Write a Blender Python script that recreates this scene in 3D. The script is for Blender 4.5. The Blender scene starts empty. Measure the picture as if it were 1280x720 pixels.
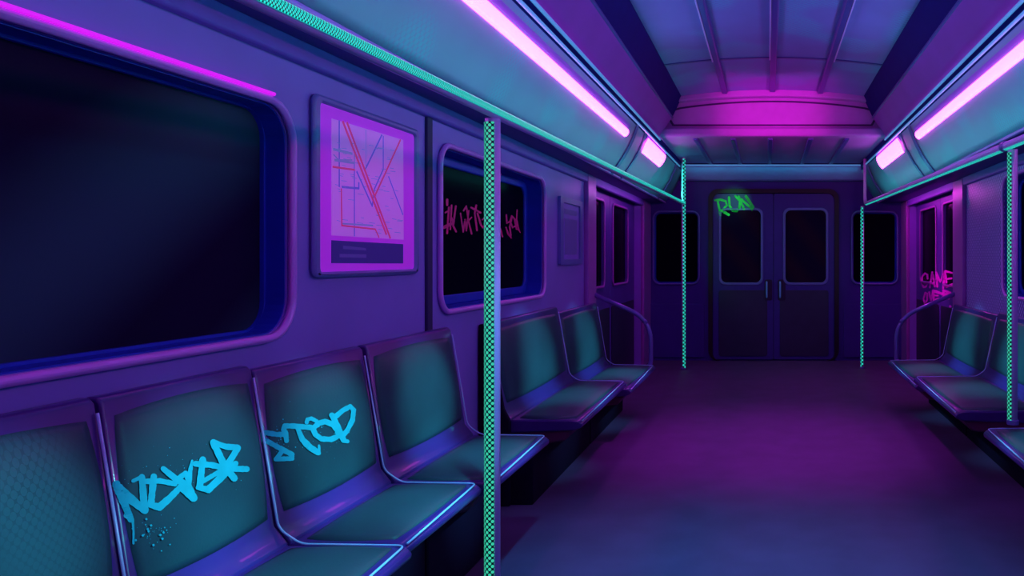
import bpy, bmesh, math, random
from mathutils import Vector, Matrix
from mathutils.bvhtree import BVHTree

random.seed(7)
S = bpy.context.scene
COL = S.collection
PI = math.pi
R = math.radians

# ------------------------------------------------------------------ camera
F, VU, VV, EYE = 970.0, 960.0, 322.0, Vector((0, 0, 1.2))
cam_d = bpy.data.cameras.new('camera')
cam_d.sensor_width = 36
cam_d.lens = 36 * F / 1280
cam_d.shift_x = -(VU - 640) / 1280
cam_d.shift_y = -(360 - VV) / 1280
cam_d.clip_start = 0.02
cam = bpy.data.objects.new('camera', cam_d)
cam.location = EYE
cam.rotation_euler = (R(90), 0, 0)
COL.objects.link(cam)
S.camera = cam
S.view_settings.view_transform = 'Standard'
S.view_settings.look = 'None'
S.view_settings.exposure = 0
S.view_settings.gamma = 1
S.view_settings.use_curve_mapping = False

XL, XR, YR = -1.40, 1.587, 9.05          # left wall, right wall, end wall
CX = 0.04                                 # middle of the ceiling


def ray(u, v):
    return Vector(((u - VU) / F, 1, (VV - v) / F))


# --------------------------------------------------------------- materials
def srgb(c):
    return tuple(((x / 255) / 12.92 if x / 255 <= .04045 else ((x / 255 + .055) / 1.055) ** 2.4) for x in c)


def mat(name, col, rough=.5, metal=0., spec=.5, var=.12, scale=9., emit=None, es=0., coat=0., bump=0.):
    m = bpy.data.materials.new(name)
    m.use_nodes = True
    nt = m.node_tree
    b = nt.nodes['Principled BSDF']
    b.inputs['Roughness'].default_value = rough
    b.inputs['Metallic'].default_value = metal
    b.inputs['Specular IOR Level'].default_value = spec
    b.inputs['Coat Weight'].default_value = coat
    tc = nt.nodes.new('ShaderNodeTexCoord')
    n = nt.nodes.new('ShaderNodeTexNoise')
    n.inputs['Scale'].default_value = scale
    n.inputs['Detail'].default_value = 3
    nt.links.new(tc.outputs['Object'], n.inputs['Vector'])
    rp = nt.nodes.new('ShaderNodeValToRGB')
    rp.color_ramp.elements[0].position = .3
    rp.color_ramp.elements[1].position = .7
    rp.color_ramp.elements[0].color = tuple(c * (1 - var) for c in col) + (1,)
    rp.color_ramp.elements[1].color = tuple(min(1, c * (1 + var)) for c in col) + (1,)
    nt.links.new(n.outputs['Fac'], rp.inputs['Fac'])
    nt.links.new(rp.outputs['Color'], b.inputs['Base Color'])
    if bump:
        bp = nt.nodes.new('ShaderNodeBump')
        bp.inputs['Strength'].default_value = bump
        bp.inputs['Distance'].default_value = .002
        n2 = nt.nodes.new('ShaderNodeTexNoise')
        n2.inputs['Scale'].default_value = 160
        nt.links.new(tc.outputs['Object'], n2.inputs['Vector'])
        nt.links.new(n2.outputs['Fac'], bp.inputs['Height'])
        nt.links.new(bp.outputs['Normal'], b.inputs['Normal'])
    if emit:
        b.inputs['Emission Color'].default_value = tuple(emit) + (1,)
        b.inputs['Emission Strength'].default_value = es
    return m


def math_node(nt, op, a, b=None):
    n = nt.nodes.new('ShaderNodeMath')
    n.operation = op
    for i, x in enumerate((a, b)):
        if x is None:
            continue
        if isinstance(x, (int, float)):
            n.inputs[i].default_value = x
        else:
            nt.links.new(x, n.inputs[i])
    return n.outputs[0]


def hex_dots(nt, vec, pitch, radius, ratio=1.0):
    """1 inside a hexagonal field of round dots laid out in the (x, y) of VEC."""
    sp = nt.nodes.new('ShaderNodeSeparateXYZ')
    nt.links.new(vec, sp.inputs[0])
    ph = pitch * ratio
    out = None
    for ox, oy in ((0, 0), (.5, .5)):
        fx = math_node(nt, 'FRACT', math_node(nt, 'ADD', math_node(nt, 'DIVIDE', sp.outputs[0], pitch), 100 + ox))
        fy = math_node(nt, 'FRACT', math_node(nt, 'ADD', math_node(nt, 'DIVIDE', sp.outputs[1], ph), 100 + oy))
        dx = math_node(nt, 'MULTIPLY', math_node(nt, 'SUBTRACT', fx, .5), pitch)
        dy = math_node(nt, 'MULTIPLY', math_node(nt, 'SUBTRACT', fy, .5), ph)
        d2 = math_node(nt, 'ADD', math_node(nt, 'MULTIPLY', dx, dx), math_node(nt, 'MULTIPLY', dy, dy))
        k = math_node(nt, 'LESS_THAN', d2, radius * radius)
        out = k if out is None else math_node(nt, 'MAXIMUM', out, k)
    return out


def dot_highlight_mat(name, pitch, radius, colour, strength):  # highlights of the poles and rails, put in as glowing dots
    m = mat(name, (.004, .008, .03), rough=.4, var=.05)
    nt = m.node_tree
    b = nt.nodes['Principled BSDF']
    uv = nt.nodes.new('ShaderNodeUVMap')
    k = hex_dots(nt, uv.outputs[0], pitch, radius)
    b.inputs['Emission Color'].default_value = colour + (1,)
    nt.links.new(math_node(nt, 'MULTIPLY', k, strength), b.inputs['Emission Strength'])
    return m


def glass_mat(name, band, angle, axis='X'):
    """dark tinted pane with a faint diagonal reflection streak painted into its colour"""
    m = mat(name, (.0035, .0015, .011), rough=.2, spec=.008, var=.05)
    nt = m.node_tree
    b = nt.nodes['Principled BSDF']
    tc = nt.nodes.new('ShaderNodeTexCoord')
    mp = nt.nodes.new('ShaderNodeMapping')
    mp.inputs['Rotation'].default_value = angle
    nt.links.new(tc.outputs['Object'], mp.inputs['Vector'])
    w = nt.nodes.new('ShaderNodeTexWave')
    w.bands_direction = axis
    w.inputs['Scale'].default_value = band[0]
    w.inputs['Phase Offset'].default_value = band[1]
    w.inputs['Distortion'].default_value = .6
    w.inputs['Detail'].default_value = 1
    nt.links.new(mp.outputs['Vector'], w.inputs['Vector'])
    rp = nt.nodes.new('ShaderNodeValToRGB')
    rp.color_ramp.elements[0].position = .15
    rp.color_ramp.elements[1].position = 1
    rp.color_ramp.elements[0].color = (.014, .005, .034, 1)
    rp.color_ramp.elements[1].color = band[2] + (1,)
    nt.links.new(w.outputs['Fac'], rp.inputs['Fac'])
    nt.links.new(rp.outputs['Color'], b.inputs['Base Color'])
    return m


M = {}
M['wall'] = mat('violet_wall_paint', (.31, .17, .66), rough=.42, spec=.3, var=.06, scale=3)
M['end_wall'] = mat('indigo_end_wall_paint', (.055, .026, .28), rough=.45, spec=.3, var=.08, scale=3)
M['rim'] = mat('lavender_window_rim', (.72, .22, .85), rough=.28, spec=.6, var=.05)
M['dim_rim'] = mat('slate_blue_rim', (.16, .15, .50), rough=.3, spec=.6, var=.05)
M['navy'] = mat('navy_rubber', (.006, .03, .50), rough=.5, var=.08)
M['black'] = mat('black_gasket', (.012, .003, .012), rough=.5, var=.08)
M['groove'] = mat('dark_seam', (.03, .01, .10), rough=.6)
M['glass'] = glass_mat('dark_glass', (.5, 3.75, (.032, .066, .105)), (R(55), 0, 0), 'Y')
M['glass_far'] = glass_mat('dark_glass_end', (.8, 1.0, (.03, .008, .03)), (0, R(40), 0))
M['glass_side'] = mat('dark_glass_side', (.003, .0012, .010), rough=.2, spec=.008, var=.05)
M['floor'] = mat('indigo_floor_sheet', (.11, .055, .16), rough=.6, spec=.15, var=.10, scale=5, bump=.1)
M['cove'] = mat('pale_cove_panel', (.34, .40, .60), rough=.5, spec=.3, var=.05, scale=2)
M['cove_frame'] = mat('blue_cove_frame', (.14, .15, .42), rough=.45, spec=.4, var=.05)
M['vault'] = mat('blue_ceiling_panel', (.22, .20, .55), rough=.5, spec=.3, var=.06, scale=3)
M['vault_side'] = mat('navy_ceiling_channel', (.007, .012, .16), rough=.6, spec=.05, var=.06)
M['rib'] = mat('violet_ceiling_rib', (.06, .05, .30), rough=.35, spec=.5, var=.05)
M['slope'] = mat('purple_ceiling_panel', (.40, .07, .50), rough=.5, spec=.3, var=.06, scale=3)
M['beam'] = mat('violet_beam', (.35, .20, .55), rough=.5, spec=.3, var=.05)
M['conduit'] = mat('pale_blue_conduit', (.20, .45, .85), rough=.25, spec=.7, var=.04, emit=(.10, .42, .85), es=.35)  # emission added so the ledge lines and cornice tint ceiling and lintel
M['handle'] = mat('pale_blue_steel', (.20, .45, .85), rough=.25, spec=.7, var=.04)
M['housing'] = mat('purple_light_housing', (.42, .16, .75), rough=.4, spec=.4, var=.04)
M['shell'] = mat('indigo_seat_shell', (.055, .018, .19), rough=.30, spec=.6, var=.06, coat=.2)
M['under'] = mat('maroon_rim_lit_skirt', (.10, .012, .06), rough=.55, var=.1)  # magenta rim light under the seats, put into the maroon
M['pad'] = mat('teal_vinyl_pad', (.024, .070, .092), rough=.42, spec=.35, var=.10, scale=6, bump=.12)
M['dark'] = mat('black_violet_plastic', (.008, .003, .02), rough=.7, spec=.1, var=.1)
M['steel'] = mat('lavender_steel_tube', (.75, .46, .92), rough=.3, metal=.0, spec=.6, var=.04)
M['dim_steel'] = mat('indigo_steel_tube', (.22, .16, .55), rough=.3, metal=.3, spec=.6, var=.04)
M['pillar'] = mat('magenta_door_post', (.40, .10, .50), rough=.38, spec=.4, var=.05)
M['door'] = mat('purple_door_leaf', (.085, .03, .30), rough=.4, spec=.4, var=.06)
M['door_low'] = mat('near_black_kick_panel', (.02, .008, .05), rough=.45, var=.1)
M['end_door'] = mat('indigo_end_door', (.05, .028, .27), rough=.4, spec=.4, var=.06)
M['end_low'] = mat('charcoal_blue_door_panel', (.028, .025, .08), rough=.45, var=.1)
M['tube'] = mat('pink_lamp_diffuser', (.8, .5, .8), emit=(1, .065, .95), es=8.4)
M['frame'] = mat('slate_violet_poster_frame', (.20, .15, .50), rough=.35, spec=.5, var=.05)
M['poster'] = mat('magenta_poster_border', (.85, .07, .92), rough=.5, spec=.2, var=.04, emit=(.26, .012, .42), es=.5)  # emission added to brighten the border, map sheet and map lines
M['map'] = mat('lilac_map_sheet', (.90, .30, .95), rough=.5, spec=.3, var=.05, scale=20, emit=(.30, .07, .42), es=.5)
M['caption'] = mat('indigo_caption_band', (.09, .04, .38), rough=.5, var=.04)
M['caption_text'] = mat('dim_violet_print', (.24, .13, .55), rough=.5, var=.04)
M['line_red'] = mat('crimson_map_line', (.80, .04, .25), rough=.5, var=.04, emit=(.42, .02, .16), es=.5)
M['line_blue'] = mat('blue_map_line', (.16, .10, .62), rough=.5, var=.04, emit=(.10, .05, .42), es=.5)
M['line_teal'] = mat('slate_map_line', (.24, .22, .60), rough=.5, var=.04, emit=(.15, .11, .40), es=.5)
M['cyan_paint'] = mat('cyan_spray_paint', (.012, .50, .60), rough=.5, spec=.3, var=.08, scale=30)
M['red_paint'] = mat('crimson_spray_paint', (.92, .02, .22), rough=.5, spec=.3, var=.1, scale=30)
M['pink_paint'] = mat('magenta_spray_paint', (.95, .015, .75), rough=.5, spec=.3, var=.1, scale=30)
M['green_paint'] = mat('green_spray_paint', (.05, .90, .14), rough=.5, spec=.3, var=.2, scale=20)
M['dot_pole'] = dot_highlight_mat('teal_dot_highlight', .0183, .0052, (.04, .58, .38), 1.0)
M['dot_rail'] = dot_highlight_mat('teal_dot_highlight_fine', .0095, .0029, (.02, .80, .70), 1.0)
M['dot_far'] = dot_highlight_mat('teal_dot_highlight_wide', .040, .0105, (.03, .72, .62), 1.0)


def mesh_panel(name):
    """perforated violet sheet: small dark round holes"""
    m = mat(name, (.62, .42, .92), rough=.4, spec=.4, var=.05)
    nt = m.node_tree
    b = nt.nodes['Principled BSDF']
    tc = nt.nodes.new('ShaderNodeTexCoord')
    mp = nt.nodes.new('ShaderNodeMapping')
    mp.inputs['Rotation'].default_value = (0, R(90), R(90))
    sp = nt.nodes.new('ShaderNodeSeparateXYZ')
    cb = nt.nodes.new('ShaderNodeCombineXYZ')
    nt.links.new(tc.outputs['Object'], sp.inputs[0])
    nt.links.new(sp.outputs[1], cb.inputs[0])
    nt.links.new(sp.outputs[2], cb.inputs[1])
    k = hex_dots(nt, cb.outputs[0], .040, .0135)
    mx = nt.nodes.new('ShaderNodeMixRGB')
    old = b.inputs['Base Color'].links[0].from_socket
    nt.links.new(k, mx.inputs[0])
    nt.links.new(old, mx.inputs[1])
    mx.inputs[2].default_value = (.20, .11, .52, 1)
    nt.links.new(mx.outputs[0], b.inputs['Base Color'])
    return m


M['end_ceiling'] = mat('purple_end_ceiling', (.34, .13, .50), rough=.5, spec=.3, var=.05)
M['edge_highlight'] = mat('pale_blue_edge_highlight', (.42, .62, .95), rough=.25, spec=.8, var=.04)
M['rim_highlight'] = mat('magenta_rim_highlight', (.5, .02, .5), emit=(.72, .01, .85), es=.9)  # highlight on the first window's rim, put in as a glowing line
M['moulding'] = mat('violet_moulding', (.20, .09, .52), rough=.45, spec=.3, var=.05)
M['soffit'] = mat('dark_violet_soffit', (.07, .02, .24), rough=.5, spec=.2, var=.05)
M['mesh'] = mesh_panel('perforated_violet_panel')



def perforate(m, axes, pitch, radius, tint, cover):
    """patches of small round perforations whose rims are a lighter tone"""
    nt = m.node_tree
    b = nt.nodes['Principled BSDF']
    tc = nt.nodes.new('ShaderNodeTexCoord')
    sp = nt.nodes.new('ShaderNodeSeparateXYZ')
    nt.links.new(tc.outputs['Object'], sp.inputs[0])
    cb = nt.nodes.new('ShaderNodeCombineXYZ')
    for k, ax in enumerate(axes):
        val = sp.outputs[ax[0]] if len(ax) == 1 else math_node(nt, 'ADD', sp.outputs[ax[0]], sp.outputs[ax[1]])
        nt.links.new(val, cb.inputs[k])
    k = hex_dots(nt, cb.outputs[0], pitch, radius)
    n = nt.nodes.new('ShaderNodeTexNoise')
    n.inputs['Scale'].default_value = 2.6
    n.inputs['Detail'].default_value = 0
    nt.links.new(tc.outputs['Object'], n.inputs['Vector'])
    rp = nt.nodes.new('ShaderNodeValToRGB')
    rp.color_ramp.elements[0].position = cover
    rp.color_ramp.elements[1].position = cover + .12
    nt.links.new(n.outputs['Fac'], rp.inputs['Fac'])
    mx = nt.nodes.new('ShaderNodeMixRGB')
    mx.inputs[2].default_value = tuple(tint) + (1,)
    old = b.inputs['Base Color'].links[0].from_socket
    nt.links.new(math_node(nt, 'MULTIPLY', k, rp.outputs['Color']), mx.inputs[0])
    nt.links.new(old, mx.inputs[1])
    nt.links.new(mx.outputs[0], b.inputs['Base Color'])


perforate(M['pad'], ((1,), (0, 2)), .018, .0060, (.029, .088, .113), .60)
perforate(M['cove'], ((1,), (2,)), .030, .0095, (.24, .52, .66), .52)
perforate(M['vault'], ((0,), (1,)), .040, .013, (.16, .34, .60), .50)


# ----------------------------------------------------------------- helpers
def link(name, bm, material, parent=None, smooth=False, bevel=0., seg=2):
    bmesh.ops.recalc_face_normals(bm, faces=bm.faces)
    me = bpy.data.meshes.new(name)
    bm.to_mesh(me)
    bm.free()
    me.materials.append(material)
    if smooth:
        for p in me.polygons:
            p.use_smooth = True
    o = bpy.data.objects.new(name, me)
    COL.objects.link(o)
    if parent is not None:
        o.parent = parent
        o.matrix_parent_inverse = Matrix.Translation(parent.location).inverted()
    if bevel:
        b = o.modifiers.new('bevel', 'BEVEL')
        b.width = bevel
        b.segments = seg
        b.limit_method = 'ANGLE'
        b.angle_limit = R(35)
        b.harden_normals = False
        for p in me.polygons:
            p.use_smooth = True
        try:
            me.set_sharp_from_angle(angle=R(50))
        except Exception:
            pass
    return o


def thing(name, label, cat, loc, group=None):
    o = bpy.data.objects.new(name, None)
    o.empty_display_size = .1
    o.location = loc
    COL.objects.link(o)
    o['label'] = label
    o['category'] = cat
    if group:
        o['group'] = group
    return o


def struct(o, label=None, cat=None):
    o['kind'] = 'structure'
    if label:
        o['label'] = label
    if cat:
        o['category'] = cat
    return o


def box(bm, x0, x1, y0, y1, z0, z1):
    vs = [bm.verts.new((x, y, z)) for x in (x0, x1) for y in (y0, y1) for z in (z0, z1)]
    for f in ((0, 1, 3, 2), (4, 6, 7, 5), (0, 4, 5, 1), (2, 3, 7, 6), (0, 2, 6, 4), (1, 5, 7, 3)):
        bm.faces.new([vs[i] for i in f])
    return bm


def rr(s0, s1, t0, t1, r=0., n=7):
    """rounded rectangle as a list of 2D points"""
    if r <= 0:
        return [(s0, t0), (s1, t0), (s1, t1), (s0, t1)]
    out = []
    for cx, cy, a in ((s1 - r, t0 + r, -90), (s1 - r, t1 - r, 0), (s0 + r, t1 - r, 90), (s0 + r, t0 + r, 180)):
        for i in range(n + 1):
            q = R(a + 90 * i / n)
            out.append((cx + r * math.cos(q), cy + r * math.sin(q)))
    return out


def on_left(s, t, d):      # s along Y, t up, d out of the room
    return Vector((XL - d, s, t))


def on_right(s, t, d):
    return Vector((XR + d, s, t))


def on_end(s, t, d):
    return Vector((s, YR + d, t))


def on_back(s, t, d):
    return Vector((s, -2.0 - d, t))


def plate(bm, outer, holes, d0, d1, f):
    """a slab between depths d0 and d1 with the outline OUTER and the holes cut through"""
    for d in (d0, d1):
        edges = []
        for loop in [outer] + holes:
            vs = [bm.verts.new(f(s, t, d)) for s, t in loop]
            edges += [bm.edges.new((vs[i], vs[(i + 1) % len(vs)])) for i in range(len(vs))]
        bmesh.ops.triangle_fill(bm, edges=edges, use_beauty=True, use_dissolve=False)
    for loop in [outer] + holes:
        a = [bm.verts.new(f(s, t, d0)) for s, t in loop]
        b = [bm.verts.new(f(s, t, d1)) for s, t in loop]
        for i in range(len(a)):
            j = (i + 1) % len(a)
            bm.faces.new((a[i], a[j], b[j], b[i]))
    bmesh.ops.remove_doubles(bm, verts=bm.verts, dist=1e-5)
    return bm


def slab(name, outer, holes, d0, d1, f, m, parent=None, bevel=0.):
    return link(name, plate(bmesh.new(), outer, holes, d0, d1, f), m, parent, bevel=bevel)


def fillet(pts, r, n=6):
    pts = [Vector(p) for p in pts]
    out = [pts[0]]
    for i in range(1, len(pts) - 1):
        p, a, b = pts[i], (pts[i - 1] - pts[i]).normalized(), (pts[i + 1] - pts[i]).normalized()
        p0, p1 = p + a * r, p + b * r
        for k in range(n + 1):
            t = k / n
            out.append(p0 * (1 - t) ** 2 + p * 2 * t * (1 - t) + p1 * t * t)
    out.append(pts[-1])
    return out


def sweep(bm, pts, r, seg=14, a0=0., a1=360., ref=Vector((0, 0, 1)), cap=True, uv=False):
    """a tube (or, with a0..a1, an open strip of one) along PTS; angle 0 lies along the first normal"""
    pts = [Vector(p) for p in pts]
    full = abs(a1 - a0) >= 359.9
    rings, dist = [], 0.
    lay = bm.loops.layers.uv.verify() if uv else None
    info = {}
    n0 = None
    for i, p in enumerate(pts):
        t = ((pts[min(i + 1, len(pts) - 1)] - pts[max(i - 1, 0)])).normalized()
        if n0 is None:
            n = ref - t * ref.dot(t)
            n.normalize()
        else:
            n = (n0 - t * n0.dot(t)).normalized()
        n0 = n
        bn = t.cross(n)
        if i:
            dist += (p - pts[i - 1]).length
        ring = []
        m_ = seg if full else seg + 1
        for k in range(m_):
            a = R(a0 + (a1 - a0) * k / seg)
            v = bm.verts.new(p + n * (r * math.cos(a)) + bn * (r * math.sin(a)))
            info[v] = (r * a, dist)
            ring.append(v)
        rings.append(ring)
    for i in range(len(rings) - 1):
        A, B = rings[i], rings[i + 1]
        for k in range(len(A) if full else len(A) - 1):
            j = (k + 1) % len(A)
            f = bm.faces.new((A[k], A[j], B[j], B[k]))
            if uv:
                for lp in f.loops:
                    lp[lay].uv = info[lp.vert]
    if cap and full:
        bm.faces.new(rings[0])
        bm.faces.new(rings[-1])
    return bm


def tube_obj(name, pts, r, m, parent=None, seg=14, ref=Vector((0, 0, 1))):
    bm = sweep(bmesh.new(), pts, r, seg, ref=ref)
    return link(name, bm, m, parent, smooth=True)


def strip_obj(name, pts, r, a0, a1, m, parent, ref):
    """tube highlight put in as a curved band of glowing dots, with its own thickness"""
    bm = sweep(bmesh.new(), pts, r, 12, a0, a1, ref=ref, uv=True)
    o = link(name, bm, m, parent, smooth=True)
    s = o.modifiers.new('thickness', 'SOLIDIFY')
    s.thickness = .0015
    s.offset = 0
    return o


def prism(bm, prof, y0, y1):
    """closed (x, z) outline pushed along Y"""
    a = [bm.verts.new((x, y0, z)) for x, z in prof]
    b = [bm.verts.new((x, y1, z)) for x, z in prof]
    n = len(prof)
    for i in range(n):
        j = (i + 1) % n
        bm.faces.new((a[i], a[j], b[j], b[i]))
    bm.faces.new(a)
    bm.faces.new(b)
    return bm


def band(line, t):
    """thicken an open (x, z) polyline upward by t into a closed outline"""
    return list(line) + [(x, z + t) for x, z in reversed(line)]


# ------------------------------------------------------ paint on a surface
def paint(name, strokes, target, material, parent, off=.0022, splats=()):
    """Spray paint: ribbons following the strokes, lying on the target's surface."""
    dg = bpy.context.evaluated_depsgraph_get()
    dg.update()
    tv, tf = [], []
    for tg in target:
        ev = tg.evaluated_get(dg)
        me = ev.to_mesh()
        base = len(tv)
        tv += [tg.matrix_world @ v.co for v in me.vertices]
        tf += [tuple(base + i for i in p.vertices) for p in me.polygons]
        ev.to_mesh_clear()
    tree = BVHTree.FromPolygons(tv, tf)
    bm = bmesh.new()

    lift = [0.]

    def hit(x, y):
        h, nrm, _i, _d = tree.ray_cast(EYE, ray(x, y).normalized())
        if h is None:
            return None
        d = ray(x, y)
        if nrm.dot(d) > 0:
            nrm = -nrm
        return h + nrm * (off + lift[0])

    def poly(pts):
        vs = [hit(*p) for p in pts]
        if all(v is not None for v in vs):
            try:
                bm.faces.new([bm.verts.new(v) for v in vs])
            except ValueError:
                pass

    def disc(x, y, r, n=10):
        lift[0] += .000012
        poly([(x + r * math.cos(2 * PI * k / n), y + r * math.sin(2 * PI * k / n)) for k in range(n)])

    for st in strokes:
        w = st[0]
        pts = st[1]
        wide = w if isinstance(w, (list, tuple)) else [w] * len(pts)
        dense = []
        for i in range(len(pts) - 1):
            (x0, y0), (x1, y1) = pts[i], pts[i + 1]
            n = max(2, int(math.hypot(x1 - x0, y1 - y0) / 2.5))
            for k in range(n):
                t = k / n
                dense.append((x0 + (x1 - x0) * t, y0 + (y1 - y0) * t, wide[i] + (wide[i + 1] - wide[i]) * t))
        dense.append((pts[-1][0], pts[-1][1], wide[-1]))
        L = []
        for i, (x, y, ww) in enumerate(dense):
            a, b = dense[max(0, i - 1)], dense[min(len(dense) - 1, i + 1)]
            dx, dy = b[0] - a[0], b[1] - a[1]
            q = math.hypot(dx, dy) or 1
            j = 1 + random.uniform(-.09, .09)
            L.append(((x - dy / q * ww / 2 * j, y + dx / q * ww / 2 * j), (x + dy / q * ww / 2 * j, y - dx / q * ww / 2 * j)))
        lift[0] += .00003
        for i in range(len(L) - 1):
            poly([L[i][0], L[i + 1][0], L[i + 1][1], L[i][1]])
        for x, y, ww in (dense[0], dense[-1]):
            disc(x, y, ww / 2)
        for (x, y), ww in zip(pts[1:-1], wide[1:-1]):
            disc(x, y, ww / 2)
    o = link(name, bm, material, parent)
    if splats:
        bm = bmesh.new()
        for x, y, r in splats:
            disc(x, y, r, 8)
        sp = link('paint_spatter', bm, material, parent)
        sp['kind'] = 'stuff'
    return o


def zoomed(strokes, scale, ox, oy, w):
    return [([q * w for q in (s[0] if isinstance(s[0], (list, tuple)) else [s[0]] * len(s[1]))],
             [(ox + x / scale, oy + y / scale) for x, y in s[1]]) for s in strokes]


# =========================================================== THE CAR BODY
Y0 = -2.0
bm = box(bmesh.new(), XL - .15, XR + .15, Y0, YR + .15, -.06, 0)
struct(link('floor', bm, M['floor']))

DL0, DL1 = 6.17, 8.55        # left doorway
DR0, DR1 = 6.52, 8.70        # right doorway
W1 = (.55, 2.256, .985, 1.632, .10)
W2 = (3.302, 4.815, .975, 1.675, .085)
W5 = (3.85, 5.20, .955, 1.725, .085)
WD = .115                    # depth of the window recess

# window 1 outline must clear the others; every hole is cut through the wall
wl = slab('wall_left', rr(Y0, YR + .15, 0, 2.35), [rr(*W1), rr(*W2), rr(DL0, DL1, .002, 1.93)], 0, .15, on_left, M['wall'])
struct(wl)
wr = slab('wall_right', rr(Y0, YR + .15, 0, 2.35), [rr(*W5), rr(DR0, DR1, .002, 1.93)], 0, .15, on_right, M['wall'])
struct(wr)
# perforated lining sheet on the right wall
lin = slab('perforated_lining', rr(4.0, 6.17, .80, 1.80), [rr(W5[0] - .001 if W5[0] > 4.0 else 4.06, W5[1] + .001, W5[2] - .001, W5[3] + .001, .085)], -.006, 0, on_right, M['mesh'], wr)

EW3 = (-1.325, -.815, .905, 1.725, .07)
EW4 = (.99, 1.50, .905, 1.725, .07)
ED = (-.645, .775, .002, 1.95, .10)
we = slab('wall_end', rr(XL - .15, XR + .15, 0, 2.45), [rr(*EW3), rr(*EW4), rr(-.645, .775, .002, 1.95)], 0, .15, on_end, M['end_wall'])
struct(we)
for i, (a, b) in enumerate(((-1.385, -.74), (.88, 1.57))):
    slab('wainscot_panel', rr(a, b, .04, .66, .02, 3), [], -.02, 0, on_end, M['end_wall'], we, bevel=.006)
wb = slab('wall_back', rr(XL - .15, XR + .15, 0, 2.8), [], 0, .1, on_back, M['wall'])
struct(wb)


def window(n, q, f, rim_m, pane_m, rim_w, d_glass, inner_w, pane_name='pane'):
    s0, s1, t0, t1, r = q
    fr = slab('window_%d' % n, rr(s0 - rim_w, s1 + rim_w, t0 - rim_w, t1 + rim_w, r + rim_w), [rr(s0, s1, t0, t1, r)], -.022, 0, f, rim_m, bevel=.009)
    struct(fr)
    e = .004
    slab('reveal', rr(s0 - .0, s1 + .0, t0, t1, r), [rr(s0 + e, s1 - e, t0 + e, t1 - e, r - e)], .004, d_glass, f, M['navy'], fr)
    slab('inner_frame', rr(s0 + e, s1 - e, t0 + e, t1 - e, r), [rr(s0 + inner_w, s1 - inner_w, t0 + inner_w, t1 - inner_w, r * .75)], d_glass - .025, d_glass, f, M['navy'], fr, bevel=.006)
    pn = slab(pane_name, rr(s0 + e, s1 - e, t0 + e, t1 - e, r), [], d_glass - .012, d_glass - .004, f, pane_m, fr)
    return fr, pn


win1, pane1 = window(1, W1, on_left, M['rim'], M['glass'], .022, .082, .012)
tube_obj('rim_highlight_tube', fillet([(XL + .022, .50, 1.656), (XL + .022, 1.2, 1.656), (XL + .022, 2.165, 1.656)], .03), .0055, M['rim_highlight'], win1, 10)
win2, pane2 = window(2, W2, on_left, M['rim'], M['glass_side'], .024, WD, .05)
win3, _ = window(3, EW3, on_end, M['dim_rim'], M['glass_side'], .022, .07, .012)
win4, _ = window(4, EW4, on_end, M['dim_rim'], M['glass_side'], .022, .07, .012)
win5, _ = window(5, W5, on_right, M['rim'], M['glass_side'], .022, WD, .03)
# wall seam between the two left panels, and top mouldings
bm = box(bmesh.new(), XL - .001, XL + .012, 3.165, 3.215, .85, 1.79)
struct(link('trim_1', bm, M['groove'], bevel=.004))
for n, (x0, x1) in ((2, (XL - .01, XL + .03)), (3, (XR - .03, XR + .01))):
    bm = box(bmesh.new(), x0, x1, Y0, YR, 1.775, 1.845)
    struct(link('trim_%d' % n, bm, M['moulding'], bevel=.01))

# ---------------------------------------------------------------- ceiling
VE = [(-.81 + 1.62 * i / 16) for i in range(17)]
vault = [(CX + x, 2.69 - .055 * (x / .81) ** 2) for x in VE]
YB = 6.95
bm = prism(bmesh.new(), band(vault, .05), Y0, YB + .1)
ceil = link('ceiling', bm, M['vault'], smooth=False)
struct(ceil)


def mirror(prof):
    return [(2 * CX - x, z) for x, z in prof]


LIP = (-1.20, 1.838)
for side in (0, 1):
    mm = (lambda p: p) if side == 0 else mirror
    xw = XL if side == 0 else XR

    def part(name, line, y0, y1, m, t=.03, bevel=0., smooth=False):
        return link(name, prism(bmesh.new(), band(mm(line), t), y0, y1), m, ceil, bevel=bevel, smooth=smooth)
    # vertical channel beside the vault, the purple slope, the light strip ledge, the cove and the soffit
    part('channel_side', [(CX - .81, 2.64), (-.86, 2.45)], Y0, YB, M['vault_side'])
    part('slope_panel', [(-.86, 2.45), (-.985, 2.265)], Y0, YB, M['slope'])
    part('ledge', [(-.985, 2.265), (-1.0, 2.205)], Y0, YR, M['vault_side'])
    arc = []
    for i in range(9):
        t = i / 8
        arc.append((-1.0 - .20 * t + .018 * math.sin(PI * t), 2.205 - .367 * t - .012 * math.sin(PI * t)))
    part('cove_panel', arc, Y0, YR, M['cove'], smooth=True)
    part('cove_lip', [(LIP[0] - .012, LIP[1] - .004), (LIP[0] + .012, LIP[1] - .004)], Y0, YR, M['rim'], t=.016, bevel=.005)
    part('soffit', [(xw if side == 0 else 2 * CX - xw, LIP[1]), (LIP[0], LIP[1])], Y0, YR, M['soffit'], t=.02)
    # raised frames across the cove
    for y, w in ((5.87, .08), (6.25, .05), (8.35, .10), (-1.95, .08)):
        a2 = [(x + .009, z - .006) for x, z in arc]
        part('cove_frame', a2, y, y + w, M['cove_frame'], t=.012)
    # pale conduits along the ledge
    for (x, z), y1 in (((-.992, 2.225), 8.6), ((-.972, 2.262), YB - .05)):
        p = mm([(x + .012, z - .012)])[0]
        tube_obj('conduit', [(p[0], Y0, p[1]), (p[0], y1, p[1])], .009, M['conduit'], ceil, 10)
    # line where the slope meets the channel
    part('channel_bead', [(-.872, 2.447), (-.848, 2.447)], Y0, YB, M['rib'], t=.014, bevel=.004)

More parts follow.
